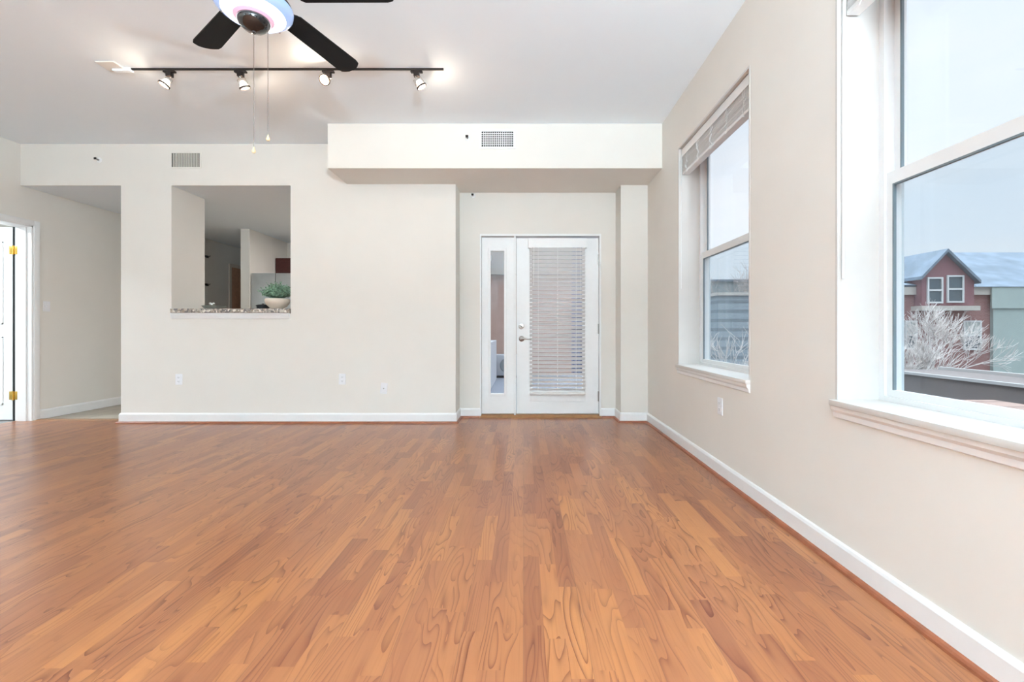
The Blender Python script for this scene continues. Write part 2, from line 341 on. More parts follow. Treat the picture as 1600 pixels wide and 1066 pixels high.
# ------------------------------------------------------------------ windows of the right wall
def tree_window(n, y0, y1, label):
    r = empty('window_%d' % n, (XR+.16, (y0+y1)/2, Z0), label, 'window', None, 'structure')
    xf = PX(1370, 488/XR)
    # white lining of the recess
    j = MB(); t = .012
    j.box(XR-.002, xf+.001, y0-.001, y0+t, Z0, Z1-t).box(XR-.002, xf+.001, y1-t, y1+.001, Z0, Z1-t).box(XR-.002, xf+.001, y0, y1, Z1-t, Z1+.001)
    j.build('jamb_lining', M_lining, r)
    st = MB(); st.box(XR-.03, xf+.001, y0-.004, y1+.004, Z0-.024, Z0+.001, .004); st.build('stool', M_lining, r, True)
    ap = MB(); ap.prism([(XR-.024, Z0-.024), (XR-.021, Z0-.040), (XR-.012, Z0-.052), (XR-.010, Z0-.072), (XR, Z0-.078), (XR, Z0-.024)], y0-.002, y1+.002, 'y')
    ap.build('apron', M_white, r)
    f = MB(); fw = .026
    f.box(xf, xf+.085, y0+t, y0+t+fw, Z0+.022, Z1-t-fw).box(xf, xf+.085, y1-t-fw, y1-t, Z0+.022, Z1-t-fw)
    f.box(xf, xf+.085, y0+t, y1-t, Z1-t-fw, Z1-t).box(xf, xf+.085, y0+t, y1-t, Z0, Z0+.022)
    f.build('window_frame', M_vinyl, r)
    a, c = y0+t+fw, y1-t-fw; w_ = .030; zr0, zr1 = 1.603, 1.655
    def sash(name, x, z0, z1, bot, top, gm):
        s_ = MB(); x1 = x+.026
        s_.box(x, x1, a, a+w_, z0, z1).box(x, x1, c-w_, c, z0, z1).box(x, x1, a+w_, c-w_, z0, z0+bot).box(x, x1, a+w_, c-w_, z1-top, z1)
        o = s_.build(name, M_vinyl, r)
        g = MB(); g.box(x+.010, x+.014, a+w_-.003, c-w_+.003, z0+bot-.003, z1-top+.003); g.build('pane', M_glass, o)
        k_ = MB(); e = .007
        k_.box(x-.001, x+.010, a+w_, a+w_+e, z0+bot, z1-top).box(x-.001, x+.010, c-w_-e, c-w_, z0+bot, z1-top)
        k_.box(x-.001, x+.010, a+w_+e, c-w_-e, z1-top-e, z1-top)
        k_.build('gasket', M_gask, o)
        return o
    lo = sash('lower_sash', xf+.012, Z0+.022, zr1, .028, .052, 0)
    up = sash('upper_sash', xf+.044, zr0+.01, Z1-t-fw, .042, .035, 0)
    sc = MB(); sc.box(xf+.074, xf+.0745, a, c, Z0+.022, zr0+.02); sc.build('insect_screen', M_screen, r)
    ym = y0+(y1-y0)*.27
    lk = MB(); lk.box(xf+.014, xf+.036, ym-.03, ym+.03, zr1, zr1+.010, .003); lk.tube([(xf+.02, ym, zr1+.012), (xf+.012, ym+.035, zr1+.016)], .006)
    lk.build('sash_lock', M_nickel, r)
    return r
def raised_blind(y0, y1, label, wand):
    r = empty('window_blind', (XR+.045, (y0+y1)/2, Z1-.012), label, 'blind', 'raised white window blinds')
    a, c = y0+.018, y1-.022; x = XR+.030
    MB().box(x, x+.052, a, c, Z1-.055, Z1-.013).build('headrail', M_slat, r)
    MB().box(x-.010, x-.003, a, c, Z1-.085, Z1-.020, .002).build('valance', M_slat, r)
    s = MB(); z = 2.352; i = 0; rnd = random.Random(4)
    while z < Z1-.06:
        d = rnd.uniform(-.002, .002); s.box(x+d, x+.05+d, a+.004, c-.004, z, z+.0032); z += .0062
    s.build('slat_stack', M_slat, r)
    MB().box(x-.002, x+.052, a+.002, c-.002, 2.328, 2.349, .003).build('bottom_rail', M_slat, r)
    for k in range(5):
        cd = MB()
        yy = a+.10+(c-a-.2)*k/4; rr = random.Random(k)
        for t in range(2):
            pts = [(x-.004-rr.uniform(0, .006), yy+rr.uniform(-.024, .024), Z1-.06-(.19)*q/11) for q in range(12)]
            cd.tube(pts, .0017, 5)
        cd.build('ladder_cord', M_cord, r)
    if wand:
        MB().tube([(x-.014, c-.012, Z1-.07), (x-.018, c-.008, 1.9), (x-.018, c-.004, 1.215)], .0042, 8).build('tilt_wand', M_cord, r)
    else:
        MB().tube([(x-.014, c-.010, Z1-.07), (x-.016, c-.006, 1.35)], .0016, 6).build('lift_cord', M_cord, r)
tree_window(1, *W1, label='far double-hung window in the right wall beside the glazed door')
tree_window(2, *W2, label='near double-hung window at the right edge showing the brick building')
tree_window(3, *W4, label='unseen double-hung window added behind the camera for daylight, nearer one')
tree_window(4, *W3, label='unseen double-hung window added behind the camera for daylight, rearmost one')
raised_blind(*W1, label='raised white slatted blind at the top of the far right-wall window', wand=False)
raised_blind(*W2, label='raised white blind with long wand in the near right-wall window', wand=True)
for n, (a, c) in enumerate(RW):
    r = empty('window_%d' % (5+n), ((a+c)/2, YR-.1, .5), 'unseen wide window added for daylight in the wall behind the camera, ' + ('left' if n == 0 else 'right') + ' one', 'window', None, 'structure')
    f = MB(); f.box(a, a+.05, YR-.14, YR-.06, .5, 2.6).box(c-.05, c, YR-.14, YR-.06, .5, 2.6).box(a, c, YR-.14, YR-.06, .5, .55).box(a, c, YR-.14, YR-.06, 2.55, 2.6).box((a+c)/2-.03, (a+c)/2+.03, YR-.14, YR-.06, .5, 2.6)
    fr = f.build('window_frame', M_vinyl, r)
    MB().box(a+.05, c-.05, YR-.105, YR-.1, .55, 2.55).build('pane', M_glass, r)
# light portals in the window openings
def portal(loc, rot, sx, sy):
    l = bpy.data.lights.new('window_portal', 'AREA'); l.shape = 'RECTANGLE'; l.size = sx; l.size_y = sy; l.cycles.is_portal = True
    o = bpy.data.objects.new('window_portal', l); COL.objects.link(o); o.location = loc; o.rotation_euler = rot
for a, c in (W1, W2, W3, W4): portal((XO+.01, (a+c)/2, (Z0+Z1)/2), (0, PI/2, 0), Z1-Z0, c-a)
for a, c in RW: portal(((a+c)/2, YR-.22, 1.55), (PI/2, 0, 0), c-a, 2.1)

# ------------------------------------------------------------------ glazed door with sidelight
sN = 137.3
def slab_with_light(name, x0, x1, z0, z1, gx0, gx1, gz0, gz1, parent, mt=M_white, y=YN+.035, th=.045):
    d = MB(); d.box(x0, gx0, y, y+th, z0, z1).box(gx1, x1, y, y+th, z0, z1).box(gx0, gx1, y, y+th, z0, gz0).box(gx0, gx1, y, y+th, gz1, z1)
    return d.build(name, mt, parent)
def light_frame(gx0, gx1, gz0, gz1, w_, parent, y=YN+.035, p=.012):
    m = MB()
    for (a, c, e, g) in ((gx0-w_, gx0+.004, gz0-w_, gz1+w_), (gx1-.004, gx1+w_, gz0-w_, gz1+w_), (gx0, gx1, gz0-w_, gz0+.004), (gx0, gx1, gz1-.004, gz1+w_)):
        m.box(a, c, y-p, y+.004, e, g, .004)
    return m.build('glazing_frame', M_white, parent, True)
d1 = empty('door_1', ((DX0+DX1)/2, YN, 0), 'white glazed exterior door with narrow sidelight in the far niche', 'door', None, 'structure')
xm0, xm1 = PX(803.5, sN), PX(806.5, sN)
f = MB(); ft = .03
f.box(DX0, PX(752, sN), YN-.012, YN+.12, 0, DZ).box(PX(936.5, sN), DX1, YN-.012, YN+.12, 0, DZ).box(PX(752, sN), PX(936.5, sN), YN-.012, YN+.12, PZ(369, sN), DZ).box(xm0-.002, xm1-.004, YN-.004, YN+.12, 0, DZ)
f.build('door_frame', M_white, d1)
MB().prism([(YN-.035, 0), (YN+.14, 0), (YN+.14, .028), (YN, .03), (YN-.02, .012)], DX0+.002, DX1-.002, 'x').build('threshold', M_thr, d1)
sx0, sx1 = PX(752.3, sN), xm0-.004
gz0, gz1 = PZ(616, sN), PZ(391, sN)
sl = slab_with_light('sidelight_panel', sx0, sx1, .036, PZ(370, sN), PX(766, sN), PX(788, sN), gz0, gz1, d1)
light_frame(PX(766, sN), PX(788, sN), gz0, gz1, .026, sl)
MB().box(PX(765.5, sN), PX(788.5, sN), YN+.055, YN+.06, gz0-.004, gz1+.004).build('pane', M_door_glass, sl)
dx0, dx1 = PX(806.8, sN), PX(936, sN)
g0, g1, gb, gt = PX(831, sN), PX(911, sN), PZ(611, sN), PZ(384, sN)
ds = slab_with_light('door_panel', dx0, dx1, .036, PZ(371.5, sN), g0, g1, gb, gt, d1)
light_frame(g0, g1, gb, gt, .024, ds)
MB().box(g0-.022, g1+.022, YN+.027, YN+.036, PZ(628, sN), gb-.026, .003).build('glazing_rail', M_white, ds)
MB().box(g0-.003, g1+.003, YN+.055, YN+.06, gb-.003, gt+.003).build('pane', M_door_glass, ds)
for yc, hh in ((405, .115), (514, .115), (620, .115)):
    z = PZ(yc, sN); h = MB(); h.tube([(PX(936.8, sN), YN+.022, z-hh/2), (PX(936.8, sN), YN+.022, z+hh/2)], .0075, 10)
    h.box(PX(936.8, sN)-.016, PX(936.8, sN)+.014, YN+.024, YN+.034, z-hh/2, z+hh/2); h.build('hinge', M_nickel, d1, True)
dbx, dbz = PX(814.5, sN), PZ(510, sN)
h = MB(); h.lathe([(0, 0), (.033, 0), (.033, -.006), (.028, -.012), (.014, -.014), (.0, -.014)], (dbx, YN+.035, dbz), 'y', 24, M=Matrix.Rotation(-PI/2, 4, 'X'))
db = MB(); db.lathe([(0, 0), (.033, 0), (.033, .006), (.028, .012), (.014, .014), (0, .014)], (dbx, YN+.035, dbz), M=Matrix.Rotation(PI/2, 4, 'X'))
db.build('deadbolt', M_nickel, d1, True); h.bm.free()
tb = MB(); tb.box(-.018, .018, -.03, -.012, -.005, .005, .002); bmesh.ops.rotate(tb.bm, verts=tb.bm.verts, cent=(0,0,0), matrix=Matrix.Rotation(.75, 3, 'Y')); bmesh.ops.translate(tb.bm, verts=tb.bm.verts, vec=(dbx, YN+.035, dbz)); tb.build('thumb_turn', M_bronze, d1)
hx, hz_ = PX(815, sN), PZ(529.5, sN)
lv = MB(); lv.lathe([(0, 0), (.033, 0), (.033, .006), (.027, .013), (.013, .016), (.011, .05), (0, .05)], (hx, YN+.035, hz_), M=Matrix.Rotation(PI/2, 4, 'X'))
lv.tube([(hx-.004, YN-.012, hz_), (hx+.03, YN-.016, hz_+.003), (hx+.07, YN-.016, hz_-.002), (hx+.108, YN-.010, hz_-.007)], [.011, .009, .007, .006], 10)
lv.build('lever_handle', M_nickel, d1, True)
# blind mounted on the door
bl = empty('door_blind', ((g0+g1)/2, YN, gb), 'white slatted blind hanging lowered over the glass of the exterior door', 'blind')
bx0, bx1 = PX(827.5, sN), PX(914, sN)
MB().box(PX(825.5, sN), PX(916.5, sN), YN-.040, YN-.033, PZ(388, sN), PZ(373.5, sN), .002).box(PX(825.5, sN), PX(826.5, sN), YN-.034, YN+.022, PZ(388, sN), PZ(373.5, sN)).box(PX(915.5, sN), PX(916.5, sN), YN-.034, YN+.022, PZ(388, sN), PZ(373.5, sN)).build('valance', M_white, bl)
MB().box(bx0, bx1, YN-.03, YN+.02, PZ(384, sN), PZ(376, sN)).build('headrail', M_slat, bl)
s = MB(); z = PZ(390.5, sN); n = 0; tl = .72
while z > PZ(610, sN):
    dy = .0235*math.cos(tl); dz = .0235*math.sin(tl); yc = YN-.006
    # tilted thin slat with real thickness
    t2 = .0013
    s.prism([(yc-dy, z+dz-t2), (yc+dy, z-dz-t2), (yc+dy, z-dz+t2), (yc, z+.002+t2), (yc-dy, z+dz+t2)], bx0, bx1, 'x'); z -= 6.07/sN
s.build('slats', M_slat, bl)
MB().box(bx0, bx1, YN-.028, YN+.018, PZ(616, sN)-.002, PZ(612.5, sN), .003).build('bottom_rail', M_slat, bl)
c_ = MB()
for xx in (841, 871, 900):
    for yy in (-.031, .019): c_.tube([(PX(xx, sN), YN+yy, PZ(386, sN)), (PX(xx, sN), YN+yy, PZ(612.5, sN))], .0011, 5)
c_.build('ladder_cord', M_cord, bl)
MB().tube([(PX(834, sN), YN-.045, PZ(386, sN)), (PX(833.5, sN), YN-.045, PZ(447, sN))], .0035, 6).build('tilt_wand', M_cord, bl)
c_ = MB(); c_.tube([(PX(906, sN), YN-.045, PZ(386, sN)), (PX(906.5, sN), YN-.045, PZ(470, sN))], .0015, 5); c_.build('lift_cord', M_cord, bl)

# ------------------------------------------------------------------ open hallway door (left)
d2 = empty('door_2', (XL, (LD0+LD1)/2, 0), 'white side-room door standing open with brass hinges', 'door', None, 'structure')
cs = MB(); cw = .056
for (a, c) in ((LD1, LD1+cw), (LD0-cw, LD0)): cs.box(XL, XL+.016, a, c, 0, LDZ+cw, .004)
cs.box(XL, XL+.016, LD0, LD1, LDZ, LDZ+cw, .004)
cs.build('casing', M_white, d2, True)
jb = MB(); jb.box(XL-.178, XL+.002, LD1-.018, LD1+.001, 0, LDZ).box(XL-.178, XL+.002, LD0-.001, LD0+.018, 0, LDZ).box(XL-.178, XL+.002, LD0, LD1, LDZ-.018, LDZ+.001)
jb.box(XL-.14, XL-.05, LD1-.030, LD1-.018, 0, LDZ-.018)
jb.build('door_jamb', M_white, d2)
sb_x1 = XL-.205; sb = MB(); ysl = LD1-.02
sb.box(sb_x1-.80, sb_x1, ysl, ysl+.036, .012, LDZ-.022)
slab = sb.build('door_panel', M_white, d2)
pn = MB()
for (za, zb) in ((.18, .92), (1.06, 1.96)):
    for (xa, xb) in ((-.70, -.44), (-.36, -.10)):
        x0, x1 = sb_x1+xa, sb_x1+xb
        pn.box(x0, x0+.012, ysl-.006, ysl+.001, za, zb).box(x1-.012, x1, ysl-.006, ysl+.001, za, zb).box(x0, x1, ysl-.006, ysl+.001, za, za+.012).box(x0, x1, ysl-.006, ysl+.001, zb-.012, zb)
pn.build('panel_moulding', M_white, slab)
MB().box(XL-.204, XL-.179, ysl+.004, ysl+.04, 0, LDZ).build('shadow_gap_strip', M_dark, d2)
for yc in (391, 618):
    z = PZ(yc, 142.6); h = MB(); hh = .045
    h.box(XL-.236, XL-.197, ysl-.005, ysl+.001, z-hh, z+hh, .001).box(XL-.188, XL-.146, ysl-.004, ysl+.002, z-hh, z+hh, .001)
    h.tube([(XL-.192, ysl-.007, z-hh-.004), (XL-.192, ysl-.007, z+hh+.004)], .0075, 10); h.build('hinge', M_brass, d2, True)

# ------------------------------------------------------------------ pass-through bar
ct = MB(); ct.box(PX(263, 148), XO1+.006, YB-.045, YB-.0005, 1.178, 1.223, .006).box(XO0+.001, XO1-.001, YB-.006, YT+.12, 1.178, 1.223, .004)
tag(ct.build('granite_bar_top', M_granite, None, True), 'speckled granite bar top on the sill of the kitchen pass-through', 'countertop')
struct('trim_5', MB().prism([(YB, 1.115), (YB-.012, 1.118), (YB-.016, 1.135), (YB-.022, 1.15), (YB-.024, 1.177), (YB, 1.177)], PX(265, 147), XO1-.01, 'x'), M_white, 'white moulding under the granite bar top', 'trim')

def plant(cx, cy, z):
    r = empty('potted_plant', (cx, cy, z), 'bushy green plant in a round cream bowl on the granite bar top', 'plant')
    MB().lathe([(0, 0), (.056, 0), (.062, .006), (.095, .03), (.118, .062), (.124, .09), (.118, .108), (.112, .110), (.108, .104), (.112, .09), (.095, .055), (0, .05)], (cx, cy, z), n=40).build('bowl', M_bowl, r, True)
    MB().lathe([(0, .098), (.109, .094), (.11, .08), (0, .08)], (cx, cy, z), n=24).build('soil', M_soil, r)
    rnd = random.Random(7); lf = MB(); st = MB()
    for i in range(190):
        a = rnd.uniform(0, 2*PI); e = rnd.uniform(.1, 1.4); Lr = rnd.uniform(.08, .165)
        base = Vector((cx+.05*math.cos(a)*rnd.random(), cy+.05*math.sin(a)*rnd.random(), z+.10))
        d = Vector((math.cos(a)*math.cos(e), math.sin(a)*math.cos(e), math.sin(e)*.9+.25))
        tip = base+d*Lr; tip.z = max(tip.z, z+.095); mid = base+d*Lr*.5+Vector((0, 0, .012))
        if tip.x > XO1-.012: continue
        st.tube([base, mid, tip], [.0016, .0014, .001], 4)
        for q in range(5):
            p = mid.lerp(tip, q/4) if q else mid
            n = Vector((rnd.uniform(-1, 1), rnd.uniform(-1, 1), rnd.uniform(-.2, .9))).normalized()
            ln = rnd.uniform(.020, .034); wd = ln*.36; sd = n.cross(Vector((rnd.uniform(-1, 1), rnd.uniform(-1, 1), rnd.uniform(-1, 1)))).normalized()
            up = n.cross(sd).normalized()*.003
            if (p+n*ln).x > XO1-.006: continue
            vs = [lf.bm.verts.new(v) for v in (p, p+n*ln*.45+sd*wd, p+n*ln, p+n*ln*.45-sd*wd)]; c = lf.bm.verts.new(p+n*ln*.45+up*1.5); d_ = lf.bm.verts.new(p+n*ln*.45-up)
            for i4 in range(4):
                lf.bm.faces.new([vs[i4], vs[(i4+1) % 4], c]); lf.bm.faces.new([vs[(i4+1) % 4], vs[i4], d_])
    st.build('stems', M_leaf, r); lf.build('foliage', M_leaf, r)
plant(PX(433.5, 143.5), F/143.5, 1.224)
pd = empty('black_dish', (PX(411, 138), F/138, 1.2235), 'low black lidded dish left of the potted plant', 'dish')
MB().lathe([(0, 0), (.05, 0), (.062, .01), (.066, .044), (.060, .044), (.056, .012), (0, .01)], pd.location, n=28).build('dish_body', M_blackpl, pd, True)
MB().lathe([(.072, .044), (.074, .050), (.05, .058), (.012, .062), (.012, .070), (0, .072)], pd.location, n=28).build('lid', M_blackpl, pd, True)
gd = empty('stone_dish', (PX(335, 134.5), F/134.5, 1.2235), 'shallow grey dish with a small white blossom at the left end of the bar top', 'dish')
gl = gd.location
MB().lathe([(0, 0), (.05, 0), (.10, .02), (.125, .05), (.118, .05), (.09, .024), (0, .014)], gl, n=32).build('dish_body', M_greyst, gd, True)
pe = MB()
for i in range(7):
    a = i*.9; c = Vector((gl.x-.03+.018*math.cos(a), gl.y+.018*math.sin(a), gl.z+.072+.006*(i % 2)))
    pe.lathe([(0, -.008), (.010, -.005), (.014, 0), (.010, .005), (0, .008)], c, n=10, M=Matrix.Rotation(.7*i, 4, 'X')@Matrix.Rotation(.5*i, 4, 'Y'))
pe.tube([(gl.x-.03, gl.y, gl.z+.012), (gl.x-.03, gl.y, gl.z+.068)], .003, 6)
pe.build('blossom', M_petal, gd, True)

# ------------------------------------------------------------------ kitchen
fr = empty('refrigerator', ((XC1+.46), YC+.4, 0), 'stainless side-by-side refrigerator seen through the pass-through', 'refrigerator')
fx0, fx1, fz = XC1+.012, XC1+.93, PZ(427, 101.5); fy = YC+.02; fd = PX(433, 101)
MB().box(fx0, fx1, fy+.06, fy+.80, .02, fz-.01, .004).build('body', mat('fridge_side', (60, 62, 66), .5), fr)
MB().box(fx0+.03, fx1-.03, fy+.07, fy+.78, 0, .02).build('plinth', M_dark, fr)
dl = MB().box(fx0+.002, fd-.004, fy, fy+.056, .06, fz, .006).build('door', M_fridge, fr, True)
dr = MB().box(fd+.004, fx1-.002, fy, fy+.056, .06, fz, .006).build('door', M_fridge, fr, True)
for o, xx in ((dl, fd-.045), (dr, fd+.045)):
    MB().tube([(xx, fy, 1.25), (xx, fy-.04, 1.22), (xx, fy-.045, .95), (xx, fy-.04, .62), (xx, fy, .58)], .010, 8).build('handle', M_nickel, o, True)
cb = empty('wall_cabinet', (XC1+.5, F/92, 1.875), 'dark cherry wall cabinet above the refrigerator', 'cabinet')
cy = F/92.6; cz1 = PZ(403, 92.6)
MB().box(XC1+.006, XC1+.95, cy+.02, YK-.003, fz+.03, cz1).build('body', M_cab, cb)
for (a, c) in ((XC1+.012, XC1+.474), (XC1+.480, XC1+.944)):
    o = MB().box(a, c, cy, cy+.019, fz+.035, cz1-.006, .003).build('door', M_cab, cb)
    MB().box(a+.05, c-.05, cy-.006, cy+.001, fz+.085, cz1-.056, .003).build('raised_panel', M_cab, o)
bc = empty('base_cabinet', (-1.9, YT+.33, 0), 'white kitchen base cabinet run below the bar', 'cabinet')
MB().box(XO0+.3, -1.2, YT+.003, YT+.55, .1, .87).build('body', M_white, bc)
MB().box(XO0+.33, -1.23, YT+.003, YT+.50, 0, .1).build('plinth', M_dark, bc)
for i in range(4):
    x0 = XO0+.31+i*.56; dd = MB().box(x0, x0+.54, YT+.55, YT+.57, .12, .85, .003).build('door', M_white, bc)
    MB().tube([(x0+.47, YT+.57, .72), (x0+.47, YT+.59, .70), (x0+.47, YT+.59, .62), (x0+.47, YT+.57, .60)], .004).build('handle', M_nickel, dd)
tag(MB().box(XO0+.29, -1.19, YT+.0, YT+.59, .871, .91, .004).build('kitchen_worktop', M_granite), 'granite worktop on the kitchen base cabinets below bar level', 'countertop')
# wooden door on the hallway wall seen through the opening
s1 = -(358-818)/5.384; y1 = F/s1
d3 = empty('door_3', (XL, y1+.3, 0), 'light wood door far down the hallway wall', 'door', None, 'structure')
ya = F/((818-357.5)/5.384); yb = ya+.92; zt = PZ(418, 84.5)
c_ = MB(); c_.box(XL, XL+.016, ya, ya+.06, 0, zt).box(XL, XL+.016, yb-.06, yb, 0, zt).box(XL, XL+.016, ya, yb, zt, zt+.06); c_.build('casing', mat('beige_casing', (214, 200, 186), .5), d3)
MB().box(XL, XL+.008, ya+.06, yb-.06, .005, zt).build('door_panel', M_wood_door, d3)
MB().lathe([(0, 0), (.026, 0), (.026, .006), (.011, .012), (.011, .04), (.026, .05), (.028, .062), (.018, .075), (0, .078)], (XL+.008, yb-.13, .95), 'x', 20).build('door_knob', M_brass, d3, True)
for yc, w_ in ((401, 'upper'), (445, 'lower')):
    yy = F/((818-322.5)/5.384); z = PZ(yc, 92)
    h = MB(); h.box(XL, XL+.005, yy-.04, yy+.05, z-.02, z+.02, .001).tube([(XL+.004, yy, z), (XL+.05, yy+.01, z-.004), (XL+.055, yy+.01, z+.018)], .006, 8)
    tag(h.build('wall_hook', M_blkgl, None), 'small black hook on the hallway wall through the pass-through, %s of two' % w_, 'hook', 'black wall hooks')

# ------------------------------------------------------------------ vents
def vent(x0, x1, z0, z1, y, kind, label):
    r = empty('air_vent', ((x0+x1)/2, y, (z0+z1)/2), label, 'vent')
    fw = .022 if kind == 'grid' else .014
    mf = M_white if kind == 'grid' else M_wall
    f = MB(); f.box(x0-fw, x0, y-.009, y, z0-fw, z1+fw, .002).box(x1, x1+fw, y-.009, y, z0-fw, z1+fw, .002).box(x0, x1, y-.009, y, z0-fw, z0, .002).box(x0, x1, y-.009, y, z1, z1+fw, .002)
    f.build('frame', mf, r)
    MB().box(x0, x1, y-.002, y-.0005, z0, z1).build('backing', M_dark if kind == 'grid' else M_duct, r)
    l = MB(); n = 15 if kind == 'grid' else 17
    for i in range(1, n):
        xx = x0+(x1-x0)*i/n; l.box(xx-.0028, xx+.0028, y-.008, y-.003, z0, z1) if kind == 'grid' else l.prism([(xx-.004, y-.009), (xx+.003, y-.003), (xx+.0055, y-.003), (xx-.0015, y-.009)], z0, z1, 'z')
    if kind == 'grid':
        for i in range(1, 8): zz = z0+(z1-z0)*i/8; l.box(x0, x1, y-.0085, y-.0035, zz-.0025, zz+.0025)
    l.build('louvres', M_white if kind == 'grid' else M_vent, r)
vent(PX(269, 146), PX(312.5, 146), PZ(261.5, 146), PZ(239.5, 146), YB, 'lv', 'greige louvred return-air vent on the wall above the pass-through')
vent(PX(752.5, 162), PX(802, 162), PZ(229.5, 162), PZ(206, 162), YS, 'grid', 'white framed eggcrate vent on the front of the soffit')

def sprinkler(x, y, z, label):
    r = empty('sprinkler_head', (x, y, z), label, 'sprinkler')
    R = Matrix.Rotation(PI/2, 4, 'X')
    MB().lathe([(0, 0), (.028, 0), (.028, .004), (.020, .010), (0, .010)], (x, y, z), M=R, n=24).build('escutcheon', M_white, r, True)
    m = MB(); m.tube([(x, y-.008, z), (x, y-.026, z)], .009, 10); m.tube([(x-.010, y-.024, z), (x-.012, y-.036, z), (x, y-.048, z)], .0025, 6); m.tube([(x+.010, y-.024, z), (x+.012, y-.036, z), (x, y-.048, z)], .0025, 6)
    m.build('nozzle', M_nickel, r, True)
    MB().box(x-.013, x+.013, y-.053, y-.048, z-.010, z+.012, .001).build('deflector', M_bronze, r)
sprinkler(PX(155.5, 146), YB, PZ(250.5, 146), 'sprinkler head on the wall above the hallway opening')
sprinkler(PX(730.5, 162), YS, PZ(216.5, 162), 'sprinkler head on the soffit front beside the eggcrate vent')
sprinkler(PX(739, sN)-.0, YN, ZS-.035, 'sprinkler head just below the soffit over the niche')

# ------------------------------------------------------------------ outlets, switch, cover plate
M_slot = mat('outlet_slot', (150, 150, 150), .6)
def plate(name, p, face, kind, label, cat, group=None, tilt=0):
    """face 'y': on a wall facing -Y; 'xr': right wall facing -X; 'xl': left wall facing +X"""
    r = empty(name, p, label, cat, group)
    r.rotation_euler = (0, tilt if face == 'y' else 0, {'y': 0, 'xr': -PI/2, 'xl': PI/2}[face])
    def B(nm, mb, m):
        o = mb.build(nm, m); o.parent = r; return o
    B('cover_plate', MB().box(-.036, .036, -.007, 0, -.058, .058, .003), M_plate)
    if kind == 'outlet':
        for dz in (-.021, .021):
            f_ = B('receptacle', MB().box(-.016, .016, -.010, -.006, dz-.014, dz+.014, .003), M_plate)
            MB().box(-.008, -.005, -.0105, -.0098, dz-.004, dz+.007).box(.005, .008, -.0105, -.0098, dz-.004, dz+.005).box(-.002, .002, -.0105, -.0098, dz-.010, dz-.006).build('slots', M_slot, None).parent = f_
    if kind == 'switch':
        B('toggle', MB().box(-.005, .005, -.018, -.006, -.006, .014, .002), M_plate)
    if kind == 'cable':
        t = MB(); t.lathe([(0, 0), (.006, 0), (.006, .010), (0, .010)], (0, -.006, 0), M=Matrix.Rotation(PI/2, 4, 'X'), n=12); B('cable_jack', t, M_nickel)
    return r
plate('wall_outlet', (PX(280, 146), YB, PZ(593, 146)), 'y', 'outlet', 'white outlet on the far wall below the pass-through', 'outlet')
plate('wall_outlet', (PX(535, 146), YB, PZ(592.5, 146)), 'y', 'outlet', 'white outlet on the far wall midway, left of the cable plate', 'outlet')
plate('cable_plate', (PX(600, 146), YB, PZ(607, 146)), 'y', 'cable', 'blank white cable cover plate low on the far wall, slightly tilted', 'cover plate', tilt=.12)
plate('wall_outlet', (XR, F/((1126-818)/XR), PZ(635, 230.2)), 'xr', 'outlet', 'white outlet on the right wall under the far window', 'outlet')
plate('light_switch', (XL, F/((818-72.5)/5.384), PZ(479, 138.5)), 'xl', 'switch', 'white light switch on the hallway wall beside the open door', 'switch')

# ------------------------------------------------------------------ ceiling fan
FX, FY = -1.30, 2.16; ZB = 2.63
fan = empty('ceiling_fan', (FX, FY, ZC), 'black-bladed ceiling fan with lit glass bowl and two pull chains', 'fan')
def FL(prof, z=0, n=48): return MB().lathe(prof, (FX, FY, z), n=n)
FL([(0, ZC-.001), (.075, ZC-.001), (.078, ZC-.02), (.06, ZC-.06), (.02, ZC-.075), (0, ZC-.075)]).build('canopy', M_bronze, fan, True)
MB().tube([(FX, FY, ZC-.07), (FX, FY, ZB+.10)], .013, 14).build('downrod', M_bronze, fan, True)
FL([(0, ZB+.115), (.05, ZB+.112), (.11, ZB+.095), (.135, ZB+.06), (.135, ZB+.01), (.12, ZB-.012), (.08, ZB-.03), (.06, ZB-.05), (0, ZB-.05)]).build('motor_housing', M_bronze, fan, True)
ZG = 2.545
M_bulb = emission('lit_fan_glass', (255, 246, 250), 2.6)
M_rim = mat('pale_blue_glass_rim', (150, 172, 210), .12, emit=.32, ecol=(160, 190, 245), coat=.5)
M_pink = mat('rose_glass_ring', (226, 160, 186), .2, emit=.35, ecol=(244, 200, 220))
FL([(.172, ZG+.016), (.169, ZG-.002), (.156, ZG-.014), (.138, ZG-.026), (.134, ZG-.016), (.152, ZG-.002), (.165, ZG+.016)]).build('glass_rim', M_rim, fan, True)
FL([(.163, ZG+.030), (.150, ZG+.004), (.137, ZG-.024), (.100, ZG-.041), (.088, ZG-.045), (.088, ZG-.01), (.15, ZG+.03)]).build('glass_bowl', M_bulb, fan, True)
FL([(.165, ZG+.012), (.165, ZG+.034), (.06, ZG+.05), (0, ZG+.05)]).build('bowl_holder', M_bronze, fan, True)
FL([(.090, ZG-.043), (.080, ZG-.050), (.066, ZG-.054), (.066, ZG-.03), (.088, ZG-.03)]).build('glass_ring', M_pink, fan, True)
FL([(.070, ZG-.048), (.073, ZG-.060), (.066, ZG-.078), (.048, ZG-.096), (.022, ZG-.106), (.010, ZG-.109), (.009, ZG-.116), (0, ZG-.118)]).build('finial', M_blkgl, fan, True)
for i in range(3):
    scr = MB()
    a = i*2*PI/3+1.2; scr.lathe([(0, -.006), (.005, -.004), (.005, .004), (0, .004)], (FX+.142*math.cos(a), FY+.142*math.sin(a), ZG-.024), n=10)
    scr.build('thumb_screw', M_nickel, fan, True)
